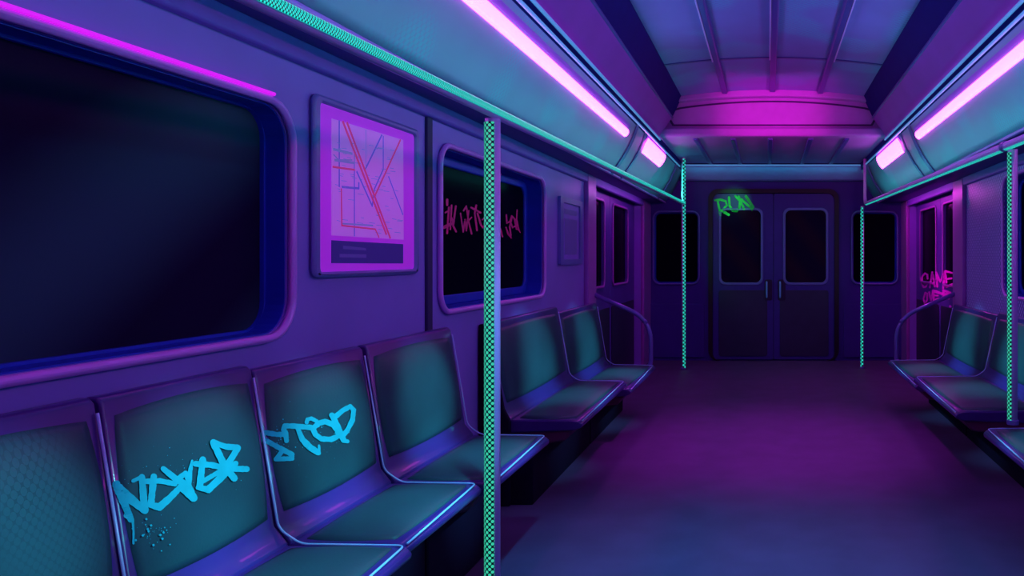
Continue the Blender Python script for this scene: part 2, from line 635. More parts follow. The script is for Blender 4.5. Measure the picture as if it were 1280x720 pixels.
# ribs of the vault
for x in (-.425, 0, .425):
    z = 2.69 - .055 * (x / .81) ** 2
    bm = prism(bmesh.new(), [(CX + x - .022, z - .022), (CX + x + .022, z - .022), (CX + x + .03, z + .01), (CX + x - .03, z + .01)], Y0, YB)
    link('vault_rib', bm, M['rib'], ceil, bevel=.006)
    bx0 = CX + x - .030 if x <= 0 else CX + x + .022
    link('rib_bead', box(bmesh.new(), bx0, bx0 + .008, Y0, 5.76, z - .026, z - .012), M['steel'], ceil)
for y in (5.76, 2.6, -.4):
    line = [(x, z - .006) for x, z in vault]
    link('cross_seam', prism(bmesh.new(), band(line, .01), y, y + .035), M['rib'], ceil)

# arched beam, bulkhead face, lower beam, low end ceiling
arch_top = [(CX + x * 1.42, 2.70 - .085 * (x / .81) ** 2) for x in VE]
arch_low = [(CX + x * 1.42, 2.635 - .085 * (x / .81) ** 2) for x in VE]
link('arch_beam', prism(bmesh.new(), arch_low + list(reversed(arch_top)), YB - .06, YB + .06), M['beam'], ceil, bevel=.012)
n = len(arch_low)
face = [(x, z + .01) for x, z in arch_low]
link('bulkhead', prism(bmesh.new(), [(CX - 1.15, 2.30)] + [(x, z) for x, z in face] + [(CX + 1.15, 2.30)], YB + .04, YB + .12), M['beam'], ceil)
# recessed lens-shaped panel on the bulkhead, with its dark gasket


def lens(g):
    hw, zb, zt = .93 - g, 2.385 + g, 2.612 - g
    up = [(hw * k / 10, zt - .075 * (k / 10) ** 2) for k in range(-9, 10)]
    return [(CX - hw + .03, zb), (CX + hw - .03, zb), (CX + hw, zb + .05), (CX + hw - .01, zt - .085)] + [(CX + x, z) for x, z in reversed(up)] + [(CX - hw + .01, zt - .085), (CX - hw, zb + .05)]


def on_bulkhead(s_, t_, d_):
    return Vector((s_, YB + .04 + d_, t_))


slab('bulkhead_gasket', lens(0), [lens(.014)], -.008, .0, on_bulkhead, M['groove'], ceil)
slab('bulkhead_panel', lens(.014), [], -.003, .0, on_bulkhead, M['beam'], ceil)
bm = box(bmesh.new(), CX - 1.06, CX + 1.06, YB - .02, YB + .12, 2.285, 2.365)
link('lower_beam', bm, M['beam'], ceil, bevel=.02)
bm = box(bmesh.new(), CX - 1.04, CX + 1.04, YB + .1, YR, 2.29, 2.33)
link('end_ceiling_panel', bm, M['end_ceiling'], ceil)
for x in (-.70, -.36, -.02, .35, .68):
    bm = box(bmesh.new(), CX + x - .022, CX + x + .022, YB + .12, YR, 2.272, 2.295)
    link('end_ceiling_rib', bm, M['rib'], ceil, bevel=.006)
# lintel across the end wall
bm = box(bmesh.new(), CX - 1.03, CX + 1.10, YR - .10, YR, 2.085, 2.275)
lint = struct(link('trim_4', bm, M['cove_frame'], bevel=.02))
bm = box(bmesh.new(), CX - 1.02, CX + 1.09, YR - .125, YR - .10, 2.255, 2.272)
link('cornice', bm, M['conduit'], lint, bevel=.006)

# --------------------------------------------------------------- end doors
bm = plate(bmesh.new(), rr(-.695, .825, 0, 2.0, .12), [rr(-.645, .775, -.0 + .001, 1.95, .09)], -.03, .05, on_end)
struct(link('trim_5', bm, M['black'], bevel=.008))


def end_door(n, s0, s1, p0, p1, hx):
    o = slab('door_%d' % n, rr(s0, s1, .01, 1.945, .02, 3), [rr(p0, p1, .91, 1.75, .06)], .0, .05, on_end, M['end_door'], bevel=.004)
    struct(o)
    slab('window_rim', rr(p0 - .03, p1 + .03, .88, 1.78, .08), [rr(p0, p1, .91, 1.75, .06)], -.014, .0, on_end, M['dim_rim'], o, bevel=.008)
    pn = slab('pane', rr(p0 - .002, p1 + .002, .908, 1.752, .06), [], .02, .03, on_end, M['glass_far'], o)
    slab('lower_panel', rr(s0 + .07, s1 - .07, .05, .82, .03, 3), [], -.008, .0, on_end, M['end_low'], o, bevel=.004)
    slab('handle_plate', rr(hx - .045, hx + .045, .70, .945, .02, 3), [], -.010, .0, on_end, M['door_low'], o, bevel=.003)
    h = tube_obj('handle', fillet([(hx - .02, YR - .004, .74), (hx - .02, YR - .05, .74), (hx - .02, YR - .05, .915), (hx - .02, YR - .004, .915)], .02), .011, M['handle'], o, 10, ref=Vector((1, 0, 0)))
    return o, pn


d1, dp1 = end_door(1, -.645, .062, -.545, -.085, 0.005)
d2, dp2 = end_door(2, .068, .775, .205, .675, .16)

# ---------------------------------------------------------- side doorways


def side_door(n, s0, s1, p0, p1, f):
    o = slab('door_%d' % n, rr(s0, s1, .01, 1.92), [rr(p0, p1, .95, 1.70, .05)], .075, .115, f, M['door'], bevel=.004)
    struct(o)
    slab('window_rim', rr(p0 - .02, p1 + .02, .93, 1.72, .07), [rr(p0, p1, .95, 1.70, .05)], .062, .075, f, M['pillar'], o, bevel=.006)
    slab('pane', rr(p0 - .002, p1 + .002, .948, 1.702, .05), [], .095, .105, f, M['glass_side'], o)
    slab('kick_panel', rr(s0 + .05, s1 - .05, .03, .74, .02, 3), [], .067, .075, f, M['door_low'], o)
    return o


side_door(3, DL0, 7.235, 6.38, 6.96, on_left)
side_door(4, 7.245, DL1, 7.36, 8.12, on_left)
d5 = side_door(5, 7.49, DR1, 7.66, 8.44, on_right)
d6 = side_door(6, DR0, 7.48, 6.78, 7.34, on_right)
for n, (a, b, f, t1) in enumerate(((5.90, 6.17, on_left, 1.84), (8.55, 9.05, on_left, 1.84), (6.20, 6.52, on_right, 1.84), (8.70, 9.05, on_right, 1.84))):
    o = slab('trim_%d' % (6 + n), rr(a, b, 0.0, t1), [], -.035, .0, f, M['pillar'], bevel=.012)
    struct(o)


# ------------------------------------------------------------------- seats
def cushion(bm, corners, H, inset=.0, nu=22, nv=18, p=2.6, rad=.12):
    """a puffed pad over the quad CORNERS (4 points, in order), rising H above it"""
    a, b, c, d = [Vector(q) for q in corners]
    nrm = (b - a).cross(d - a).normalized()
    grid = []
    for j in range(nv + 1):
        row = []
        for i in range(nu + 1):
            s, t = -1 + 2 * i / nu, -1 + 2 * j / nv
            # square to rounded square
            k = rad
            ss = s * math.sqrt(1 - k * t * t / 1)
            tt = t * math.sqrt(1 - k * s * s / 1)
            h = H * max(0, (1 - abs(s) ** p)) ** .75 * max(0, (1 - abs(t) ** p)) ** .75
            S_, T_ = (ss + 1) / 2, (tt + 1) / 2
            q = (a * (1 - S_) + b * S_) * (1 - T_) + (d * (1 - S_) + c * S_) * T_
            row.append(bm.verts.new(q + nrm * h))
        grid.append(row)
    for j in range(nv):
        for i in range(nu):
            bm.faces.new((grid[j][i], grid[j][i + 1], grid[j + 1][i + 1], grid[j + 1][i]))
    # underside skirt so that the pad is solid
    rim = grid[0] + [r_[-1] for r_ in grid[1:]] + list(reversed(grid[-1][:-1])) + [r_[0] for r_ in reversed(grid[1:-1])]
    low = [bm.verts.new(v.co - nrm * .012) for v in rim]
    m_ = len(rim)
    for i in range(m_):
        j = (i + 1) % m_
        bm.faces.new((rim[i], rim[j], low[j], low[i]))
    bm.faces.new(low)
    return bm


SEATS = []


def seat(side, y0, y1, zt, zs, label, group, dt=.05, dc=.115, df=.475, gap=.006):
    """moulded bench seat; d counts from the wall towards the aisle"""
    X = (lambda d: XL + d) if side == 'left' else (lambda d: XR - d)
    SEATS.append((side, y0, y1, zt, zs, df))
    y0, y1 = y0 + gap, y1 - gap
    o = thing('bench_seat', label, 'seat', (X(.25), (y0 + y1) / 2, 0), group)
    # backrest shell: a wedge leaning on the wall
    prof = [(.012, zs - .02), (.012, zt - .01), (.02, zt), (dt - .006, zt), (dt + .004, zt - .012), (dc, zs + .055), (dc + .035, zs + .012), (dc + .035, zs - .02)]
    bm = prism(bmesh.new(), [(X(d), z) for d, z in prof], y0, y1)
    back = link('backrest', bm, M['shell'], o, bevel=.011, seg=3)
    # seat pan shell with a rolled front edge
    prof = [(dc - .03, zs - .02), (dc - .03, zs + .006), (df - .06, zs + .006), (df - .018, zs + .002), (df, zs - .014), (df - .004, zs - .03), (df - .04, zs - .045), (dc, zs - .06)]
    bm = prism(bmesh.new(), [(X(d), z) for d, z in prof], y0, y1)
    pan = link('seat_pan', bm, M['shell'], o, bevel=.008, seg=3)
    # pads
    e = .014

    def bx(z):   # front of the backrest at height z
        t = (z - (zs + .055)) / (zt - .012 - zs - .055)
        return dc + (dt + .004 - dc) * t
    za, zb = zs + .070, zt - .030
    ya, yb = y0 + e, y1 - e
    o2 = .002
    q = [(X(bx(za) + o2), ya, za), (X(bx(za) + o2), yb, za), (X(bx(zb) + o2), yb, zb), (X(bx(zb) + o2), ya, zb)]
    if side == 'right':
        q = [q[1], q[0], q[3], q[2]]
    bp = link('backrest_pad', cushion(bmesh.new(), q, .026), M['pad'], o, smooth=True)
    q = [(X(dc + .05), ya, zs + .008), (X(df - .035), ya, zs + .008), (X(df - .035), yb, zs + .008), (X(dc + .05), yb, zs + .008)]
    if side == 'right':
        q = [q[1], q[0], q[3], q[2]]
    link('seat_pad', cushion(bmesh.new(), q, .018), M['pad'], o, smooth=True)
    # edge highlight added as a pale tube down the back and along the pan
    ye = y1 - .006
    pts = fillet([(X(dt + .012), ye, zt - .03), (X(dc + .012), ye, zs + .05), (X(dc + .07), ye, zs + .010), (X(df - .02), ye, zs + .006), (X(df - .004), y0 + .012, zs + .000)], .022, 5)
    tube_obj('edge_highlight', pts, .0031, M['edge_highlight'], o, 8, ref=Vector((0, 1, 0)))
    # skirt below the pan and the pedestal
    bm = prism(bmesh.new(), [(X(d), z) for d, z in ((.02, zs - .022), (df - .05, zs - .046), (df - .09, zs - .10), (.02, zs - .16))], y0 + .015, y1 - .015)
    link('skirt', bm, M['under'], o, bevel=.01)
    bm = box(bmesh.new(), *sorted((X(.015), X(.26))), y0 + .002 - gap, y1 - .002 + gap, 0.0, zs - .08)
    link('pedestal', bm, M['dark'], o, bevel=.006)
    return o, bp, back


NL = 'seats of the near left bench'
seat('left', 1.03, 1.56, .92, .445, 'near left bench seat cut off by the left edge, left of the graffiti seats', NL)
s2, s2p, s2b = seat('left', 1.56, 2.03, .918, .445, 'near left bench seat with the word NEVER sprayed in cyan on its backrest', NL)
s3, s3p, s3b = seat('left', 2.03, 2.585, .905, .445, 'near left bench seat with the word STOP sprayed in cyan on its backrest', NL, df=.452)
seat('left', 2.60, 3.30, .905, .44, 'plain teal seat at the pole end of the near left bench, under the map poster', NL)
FL = 'seats of the far left bench'
fl1, _, _ = seat('left', 3.76, 4.97, .885, .405, 'wider far left bench seat under the window with red graffiti', FL, dc=.12, df=.50)
seat('left', 4.99, 6.10, .845, .35, 'far left bench seat beside the curved barrier rail and small notice', FL, dc=.12, df=.52)
bm = prism(bmesh.new(), [(XL + d, z) for d, z in ((.006, .0), (.006, .878), (.052, .878), (.125, .47), (.155, .41), (.155, .0))], 3.735, 3.765)
link('end_panel', bm, M['dark'], fl1, bevel=.006)
FR = 'seats of the far right bench'
seat('right', 5.20, 6.42, .815, .345, 'far right bench seat beside the curved barrier rail by the GAME OVER door', FR, dc=.13, df=.60)
seat('right', 4.0, 5.18, .835, .40, 'far right bench seat under the perforated panel, crossed by the dotted pole', FR, dc=.13, df=.62)
NR = 'seats of the near right bench'
nr1, _, _ = seat('right', 2.80, 3.43, .90, .44, 'near right seat with only its teal front corner showing at the right edge', NR, dc=.13, df=.64)


# ------------------------------------------------- poles and hand rails
def cam_side(p):
    d = Vector((-p[0], -p[1], 0)).normalized()      # towards the camera
    return d


def pole(x, y, z0, z1, r, label, a0, a1, dot_m, r_dot=.0015, flange_low=True, zs=None):
    o = thing('grab_pole', label, 'pole', (x, y, z0), 'grab poles')
    tube_obj('tube', [(x, y, z0), (x, y, z1)], r, M['steel'], o, 20, ref=Vector((1, 0, 0)))
    ref = cam_side((x, y))
    zz0 = z0 + .012 if zs is None else zs[0]
    zz1 = z1 - .012 if zs is None else zs[1]
    strip_obj('dot_highlight', [(x, y, zz0), (x, y, zz1)], r + r_dot, a0, a1, dot_m, o, ref)
    bm = bmesh.new()
    sweep(bm, [(x, y, z0), (x, y, z0 + .010), (x, y, z0 + .022)], r * (1.55 if z0 < .1 else 1.22), 20, ref=Vector((1, 0, 0)))
    link('base_flange', bm, M['dim_steel'], o, bevel=.003)
    return o


RZ = lambda y: 1.655 + (y - 1.4) * (.125 / 6.9)     # the rails rise slightly to the end
RX, RXR = -.90, 1.05
# near left pole: angles run counter-clockwise seen from above, 0 faces the camera
pole(-.905, 2.55, 0, RZ(2.58) - .021, .0245, 'nearest pole, in front of the left bench, dotted teal highlight on one side', -170, 12, M['dot_pole'])
pole(-.905, 8.31, 0, 2.268, .020, 'dotted pole at the end of the left handrail, left of the end doors', -20, 100, M['dot_far'])
pole(1.022, 8.40, 0, RZ(8.4) - .024, .018, 'dotted pole at the end of the right handrail, right of the end doors', -120, 25, M['dot_far'])
pole(1.063, 3.37, .475, RZ(3.37) - .022, .021, 'dotted pole at the right edge rising from the near right seat', -130, -14, M['dot_pole'])

yA, yB = -1.9, 8.28
hl = thing('handrail', 'left overhead handrail with a bright dotted teal highlight', 'handrail', (RX, 3, RZ(3)), 'overhead handrails')
tube_obj('tube', [(RX, yA, RZ(yA)), (RX, yB, RZ(yB))], .018, M['steel'], hl, 16)
# strip angles: 0 = up, turning towards +X is negative for a tube running along +Y
strip_obj('dot_highlight', [(RX, yA, RZ(yA)), (RX, 2.5, RZ(2.5)), (RX, yB, RZ(yB))], .0198, -25, 118, M['dot_rail'], hl, Vector((0, 0, 1)))
hr = thing('handrail', 'right overhead handrail bent up to the ceiling at its far end', 'handrail', (RXR, 3, RZ(3)), 'overhead handrails')
yE = 8.40
pts = fillet([(RXR, yA, RZ(yA)), (RXR, yE, RZ(yE)), (RXR, yE + .002, 2.268)], .10, 8)
tube_obj('tube', pts, .018, M['steel'], hr, 16)
strip_obj('dot_highlight', [(RXR, yA, RZ(yA)), (RXR, 2.5, RZ(2.5)), (RXR, yE - .12, RZ(yE - .12))], .0198, 140, 225, M['dot_rail'], hr, Vector((0, 0, 1)))
bm = sweep(bmesh.new(), [(RXR, 3.42, RZ(3.42)), (RXR, 3.46, RZ(3.46))], .0225, 16)
link('coupling', bm, M['dim_steel'], hr, bevel=.002)
for o, x, sx in ((hl, RX, -1), (hr, RXR, 1)):
    for y in (-1.2,):
        xe = LIP[0] + .0 if sx < 0 else 2 * CX - LIP[0]
        tube_obj('bracket', fillet([(x + sx * .016, y, RZ(y)), (xe, y, RZ(y) + .03), (xe + sx * .06, y, 1.83)], .03), .010, M['dark'], o, 10, ref=Vector((0, 1, 0)))

# barriers at the seat ends
bl = thing('barrier_rail', 'curved tube barrier between the far left seats and the side door', 'barrier', (-1.15, 6.2, 0))
tube_obj('tube', fillet([(XL + .03, 6.13, .905), (-1.02, 6.19, .745), (-.935, 6.19, .62), (-.935, 6.19, .30), (XL + .03, 6.19, .27)], .09, 8), .018, M['dim_steel'], bl, 14, ref=Vector((0, 1, 0)))
bm = sweep(bmesh.new(), [(XL + .002, 6.19, .27), (XL + .03, 6.19, .27)], .032, 16)
link('foot_flange', bm, M['dim_steel'], bl, bevel=.003)
br = thing('barrier_rail', 'curved tube barrier between the far right seats and the GAME OVER door', 'barrier', (1.3, 6.5, 0))
tube_obj('tube', fillet([(XR - .03, 6.46, .90), (1.16, 6.48, .725), (1.072, 6.48, .60), (1.072, 6.48, .28), (XR - .03, 6.48, .25)], .09, 8), .018, M['dim_steel'], br, 14, ref=Vector((0, 1, 0)))
bm = sweep(bmesh.new(), [(XR - .03, 6.48, .25), (XR - .002, 6.48, .25)], .032, 16)
link('foot_flange', bm, M['dim_steel'], br, bevel=.003)


# -------------------------------------------------------- ceiling lights
def lamp(side, y0, y1, half, label, zoff=0.):
    sg = 1 if side == 'left' else -1
    bx_ = lambda x: x if side == 'left' else 2 * CX - x
    # lies on the upper part of the cove: axis direction along the cove slope
    c = Vector((-1.052, 2.118)) if half < .05 else Vector((-1.040, 2.140))
    tdir = Vector((-.50, -.866))          # down the cove
    nrm = Vector((.866, -.50))            # into the room
    o = thing('ceiling_light', label, 'light', (bx_(c.x), (y0 + y1) / 2, c.y), 'pink strip lights along the ceiling')

    def P(a, h):
        q = c + tdir * a + nrm * h
        return (bx_(q.x), q.y)
    hw = half * 2.5 if half < .05 else half * 1.3
    prof = [P(-hw, -.012), P(-hw, .004), P(-hw * .7, .012), P(hw * .7, .012), P(hw, .004), P(hw, -.012)]
    link('housing', prism(bmesh.new(), prof, y0 - .06, y1 + .05), M['housing'], o, bevel=.003)
    k = []
    for i in range(9):
        a = PI * i / 8
        k.append(P(-half * math.cos(a), .013 + .024 * math.sin(a)))
    link('diffuser', prism(bmesh.new(), k, y0, y1), M['tube'], o, smooth=False)
    return o


lamp('left', -1.8, 5.66, .032, 'long pink strip light along the left ceiling cove')
lamp('right', -1.8, 5.78, .032, 'long pink strip light along the right ceiling cove')
lamp('left', 6.45, 7.50, .070, 'short pink strip light at the far end of the left cove')
lamp('right', 6.45, 7.65, .070, 'short pink strip light at the far end of the right cove')

# ----------------------------------------------------------------- poster
PY0, PY1, PZ0, PZ1 = 2.364, 3.078, 1.136, 1.706
pt = thing('map_poster', 'framed pink transit map poster on the left wall', 'poster', (XL, (PY0 + PY1) / 2, PZ0))
slab('frame', rr(PY0, PY1, PZ0, PZ1, .03), [rr(PY0 + .036, PY1 - .036, PZ0 + .020, PZ1 - .026, .015)], -.020, -.001, on_left, M['frame'], pt, bevel=.010)
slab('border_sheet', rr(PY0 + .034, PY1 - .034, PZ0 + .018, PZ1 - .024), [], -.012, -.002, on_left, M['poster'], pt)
MQ = [(414.4, 147.5), (504, 174.4), (504.9, 299.8), (414.4, 294.3)]     # corners of the map in the picture
MS = (2.50, 2.985, 1.262, 1.625)                                         # s0, s1, t0, t1 on the wall


def on_map(px, py):
    """zoomed picture point -> (s, t) on the wall"""
    u, v = 400 + px / 3.273, 120 + py / 3.273
    d = ray(u, v)
    k = (XL + .013) / d.x
    return (d.y * k, EYE.z + d.z * k)


tl, tr_, br_, bl_ = on_map(47, 92), on_map(340, 180), on_map(342, 588), on_map(47, 570)
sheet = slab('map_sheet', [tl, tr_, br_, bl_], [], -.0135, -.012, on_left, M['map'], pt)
cb = [on_map(47, 590), on_map(340, 606), on_map(340, 685), on_map(47, 684)]
cap_ = slab('caption_band', cb, [], -.0135, -.012, on_left, M['caption'], pt)
bm = bmesh.new()
for q in ([(92, 612), (185, 622), (188, 632), (92, 626)], [(78, 646), (188, 648), (188, 662), (78, 660)]):
    plate(bm, [on_map(*p) for p in q], [], -.0145, -.0135, on_left)
link('print', bm, M['caption_text'], cap_)


def map_line(name, m, runs, lift):
    for w, pts in runs:
        bm = bmesh.new()
        pp = [Vector(on_map(*p)) for p in pts]
        ww = w / 3.273 * 2.75 / F / 2 * 1.1
        for i in range(len(pp) - 1):
            d = (pp[i + 1] - pp[i])
            ln = d.length or 1
            n_ = Vector((-d.y, d.x)) / ln * ww
            e_ = d / ln * ww * .6
            plate(bm, [tuple(pp[i] - n_ - e_), tuple(pp[i + 1] - n_ + e_), tuple(pp[i + 1] + n_ + e_), tuple(pp[i] + n_ - e_)], [], -.0135 - lift, -.0135, on_left)
        link(name, bm, m, sheet)


map_line('blue_line', M['line_blue'], [
    (8, [(78, 102), (78, 370)]), (8, [(252, 160), (182, 305)]), (7, [(258, 165), (258, 300), (222, 380), (213, 450)]),
    (8, [(150, 310), (213, 450)]), (8, [(90, 372), (158, 378), (158, 355)]), (7, [(280, 330), (338, 485)]), (6, [(140, 270), (140, 572)])], .0004)
map_line('slate_line', M['line_teal'], [
    (9, [(55, 218), (130, 236)]), (9, [(60, 262), (138, 274)]), (6, [(90, 522), (215, 530)]), (4, [(187, 140), (187, 300)]), (5, [(55, 240), (75, 262), (130, 262)]),
    (5, [(140, 236), (140, 300)])], .0007)
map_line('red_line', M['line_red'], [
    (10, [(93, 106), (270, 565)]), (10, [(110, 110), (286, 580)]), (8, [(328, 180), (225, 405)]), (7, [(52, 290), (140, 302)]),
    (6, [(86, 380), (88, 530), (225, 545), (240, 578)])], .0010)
bm = bmesh.new()
for i in range(70):
    x, y = random.uniform(55, 320), random.uniform(190, 560)
    w = random.uniform(10, 26)
    plate(bm, [on_map(x, y), on_map(x + w, y + 3), on_map(x + w, y + 5.5), on_map(x, y + 2.5)], [], -.0141, -.0135, on_left)
pr = link('station_print', bm, M['line_teal'], sheet)
pr['kind'] = 'stuff'

nf = thing('notice', 'small framed notice on the left wall beside the door post', 'notice', (XL, 5.47, 1.15))
slab('frame', rr(5.16, 5.77, 1.150, 1.612, .015), [rr(5.235, 5.70, 1.188, 1.575, .01)], -.022, -.001, on_left, M['dim_rim'], nf, bevel=.006)
slab('notice_sheet', rr(5.23, 5.705, 1.183, 1.58), [], -.010, -.002, on_left, M['poster'].copy(), nf)
nf.children[1].data.materials[0] = M['wall']
slab('heading_strip', rr(5.30, 5.64, 1.50, 1.535), [], -.0115, -.010, on_left, M['frame'], nf)
slab('text_block', rr(5.30, 5.64, 1.22, 1.47), [], -.0115, -.010, on_left, M['frame'], nf)

# --------------------------------------------------------------- graffiti
bpy.context.view_layer.update()
never = zoomed([
    ([1.1, 1.25, 1.0], [(62, 318), (100, 415), (138, 505)]), ([1.0, 1.35, 1.1], [(62, 318), (140, 400), (212, 458)]), ([1.2, .95], [(210, 455), (196, 282)]),
    (.55, [(196, 280), (150, 302)]), ([.45, .3, .35], [(148, 505), (153, 570), (152, 632)]),
    (1.0, [(258, 280), (244, 420)]), (.8, [(215, 305), (290, 302), (370, 318)]), ([.7, 1.2, 1.0, .9], [(236, 430), (288, 440), (340, 395), (402, 332)]),
    ([.8, 1.0, 1.1], [(308, 238), (372, 290), (440, 330)]), ([1.0, 1.2], [(405, 340), (468, 392)]), ([.9, 1.2], [(442, 330), (466, 392)]), ([.35, .8, 1.0], [(460, 196), (446, 270), (438, 340)]),
    (.8, [(375, 300), (425, 262)]), (.7, [(425, 262), (440, 300)]),
    (1.0, [(516, 190), (500, 335)]), (.9, [(478, 212), (560, 218), (640, 236)]), ([.7, 1.1, 1.1], [(490, 338), (545, 348), (665, 235)]), (.7, [(515, 305), (620, 245)]),
    (1.05, [(572, 100), (632, 225), (682, 288)]), (.9, [(572, 100), (640, 122), (700, 126)]), ([.9, 1.0], [(702, 128), (632, 240)]), (.9, [(620, 238), (748, 240)]), (.8, [(690, 210), (640, 262)]),
], 4.237, 130, 530, 8.4)
spl = []
for i in range(46):
    a, b = random.gauss(0, 1), random.gauss(0, 1)
    spl.append((130 + (270 + a * 55) / 4.237, 530 + (570 + b * 42) / 4.237, random.choice((.35, .45, .6, .9, 1.5))))
for i in range(40):
    spl.append((130 + random.uniform(30, 720) / 4.237, 530 + random.uniform(-1, 1) * 12 + (360 - .3 * random.uniform(30, 720)) / 4.237, random.choice((.3, .4, .6))))
paint('graffiti', never, [s2p, s2b], M['cyan_paint'], s2, splats=spl)
stop = zoomed([
    (1.0, [(268, 330), (276, 398)]), (1.0, [(270, 345), (200, 348), (105, 333), (80, 350), (86, 385), (200, 448), (322, 512)]), (.9, [(322, 512), (322, 545), (190, 550)]), (.9, [(195, 545), (245, 478)]),
    (1.0, [(252, 310), (262, 278), (340, 280), (480, 292)]), ([.9, 1.2, 1.25, 1.0], [(372, 312), (405, 390), (465, 452), (535, 498)]), (.5, [(540, 440), (545, 505)]),
    (.8, [(440, 250), (446, 226), (478, 218), (520, 240), (532, 275)]), (1.05, [(490, 300), (512, 350), (560, 385), (640, 388), (705, 360), (690, 310), (650, 265), (590, 243), (535, 258), (490, 300)]),
    (1.1, [(645, 192), (690, 275), (742, 395)]), (.8, [(740, 400), (772, 405)]), (.95, [(672, 205), (735, 152), (795, 120), (824, 150), (814, 230), (772, 315), (740, 352)]),
], 6.545, 315, 490, 6.5)
spl = []
for i in range(70):
    spl.append((315 + random.uniform(170, 800) / 6.545, 490 + random.gauss(370, 110) / 6.545, random.choice((.25, .3, .4, .5, .8))))
paint('graffiti', stop, [s3p, s3b], M['cyan_paint'], s3, splats=spl)
watch = zoomed([
    (1.2, [(165, 175), (165, 235)]), (1.0, [(185, 262), (165, 555)]), (.8, [(145, 322), (188, 298)]), (1.6, [(128, 488), (210, 448)]), (.9, [(215, 240), (200, 510)]), (.9, [(215, 380), (235, 455)]), (1.0, [(262, 250), (232, 470), (265, 535)]),
    (.8, [(315, 330), (345, 540)]), (.8, [(345, 540), (365, 400), (380, 525), (408, 300)]), (.9, [(350, 300), (380, 250), (405, 420), (440, 560)]), (.7, [(380, 440), (440, 375)]),
    (1.0, [(435, 265), (540, 322)]), (1.0, [(492, 240), (475, 330), (500, 520)]), (1.0, [(505, 330), (545, 460), (565, 490), (592, 460)]), (.7, [(592, 240), (590, 575)]), (.8, [(560, 400), (602, 372)]),
    (.8, [(622, 300), (626, 500)]), (.8, [(652, 490), (655, 300), (690, 480), (696, 290)]), (.9, [(752, 335), (715, 370), (722, 480), (762, 505), (786, 592)]),
    (.9, [(830, 348), (836, 440), (872, 420)]), (.9, [(893, 370), (868, 480), (882, 605), (850, 560), (826, 490)]), (.9, [(890, 360), (872, 420), (900, 490), (935, 470), (920, 390), (890, 360)]),
    ([.6, .8, .9, .4], [(950, 290), (945, 400), (966, 515), (985, 545)]), (.8, [(930, 400), (942, 508), (970, 510)]),
], 9.0, 540, 230, 2.5)
paint('graffiti', watch, [pane2], M['red_paint'], win2)
run = zoomed([
    (1.0, [(165, 245), (250, 235), (325, 258), (342, 320), (270, 400)]), (1.0, [(205, 250), (250, 470)]), (1.2, [(270, 400), (370, 462)]),
    (1.1, [(375, 200), (385, 330), (430, 400), (490, 405), (530, 360), (542, 250)]), (1.0, [(470, 180), (520, 240)]), (1.0, [(520, 185), (600, 375)]), (1.1, [(560, 230), (720, 375)]), (1.3, [(630, 185), (690, 275), (738, 350)]), (.8, [(738, 350), (720, 395)]),
], 12.0, 880, 230, 2.7)
paint('graffiti', run, [d1, dp1] + [c for c in d1.children if c.name.startswith('window_rim')], M['green_paint'], d1, off=.004)
game = [
    (.9, [(240, 220), (235, 160), (200, 140), (155, 190), (150, 290), (180, 350), (215, 340), (242, 290), (190, 290)]),
    (1.0, [(275, 350), (310, 125), (348, 335)]), (.8, [(280, 290), (340, 290)]), (1.0, [(385, 340), (370, 125), (430, 270), (490, 110), (475, 360)]),
    (1.1, [(500, 105), (530, 340)]), (1.0, [(500, 105), (628, 140)]), (.9, [(530, 225), (600, 215)]), (1.0, [(520, 345), (625, 300)]),
    (.9, [(205, 430), (180, 520), (195, 592), (232, 545), (236, 445), (205, 430)]), (1.0, [(265, 425), (292, 545), (322, 412)]), (1.0, [(330, 400), (332, 540)]), (1.3, [(325, 402), (455, 445)]), (.9, [(335, 470), (395, 475)]), (.9, [(332, 540), (400, 520)]),
    (1.1, [(478, 395), (482, 500)]), (1.1, [(478, 398), (580, 430), (490, 460)]), (1.0, [(500, 460), (560, 520)]),
]
game_z = zoomed(game, 12.0, 1140, 330, 2.6)
# each door leaf carries its own share of the writing
t5 = [d5] + [c for c in d5.children]
t6 = [d6] + [c for c in d6.children]
first = [g for g in game_z if max(p[0] for p in g[1]) <= 1140 + 480 / 12]
rest = [g for g in game_z if g not in first]
paint('graffiti', first, t5 + t6, M['pink_paint'], d5, off=.004)
paint('graffiti', rest, t5 + t6, M['pink_paint'], d6, off=.004, splats=[(1140 + 580 / 12, 330 + 635 / 12, 1.7)])


# ================================================================= LIGHTS
def area(name, loc, target, sx, sy, power, col, spread=180, rise=0.):
    d = bpy.data.lights.new(name, 'AREA')
    d.shape = 'RECTANGLE'
    d.size, d.size_y = sx, sy
    d.energy = power
    d.color = col
    d.spread = R(spread)
    o = bpy.data.objects.new(name, d)
    o.location = loc
    v = Vector(target) - Vector(loc)
    # local Y along the car
    z = -v.normalized()
    y = Vector((0, 1, rise)).normalized()
    x = y.cross(z).normalized()
    z = x.cross(y)
    o.rotation_euler = Matrix((x, y, z)).transposed().to_euler()
    COL.objects.link(o)
    return o


def spot(name, loc, target, power, col, angle, blend=1., r=.05):
    d = bpy.data.lights.new(name, 'SPOT')
    d.energy = power
    d.color = col
    d.spot_size = R(angle)
    d.spot_blend = blend
    d.shadow_soft_size = r
    o = bpy.data.objects.new(name, d)
    o.location = loc
    o.rotation_euler = (Vector(target) - Vector(loc)).to_track_quat('-Z', 'Y').to_euler()
    COL.objects.link(o)
    return o


TEAL, MAG, VIO, BLUE = (.04, .9, .85), (1., .02, .58), (.10, .50, 1.), (.1, .35, 1.)
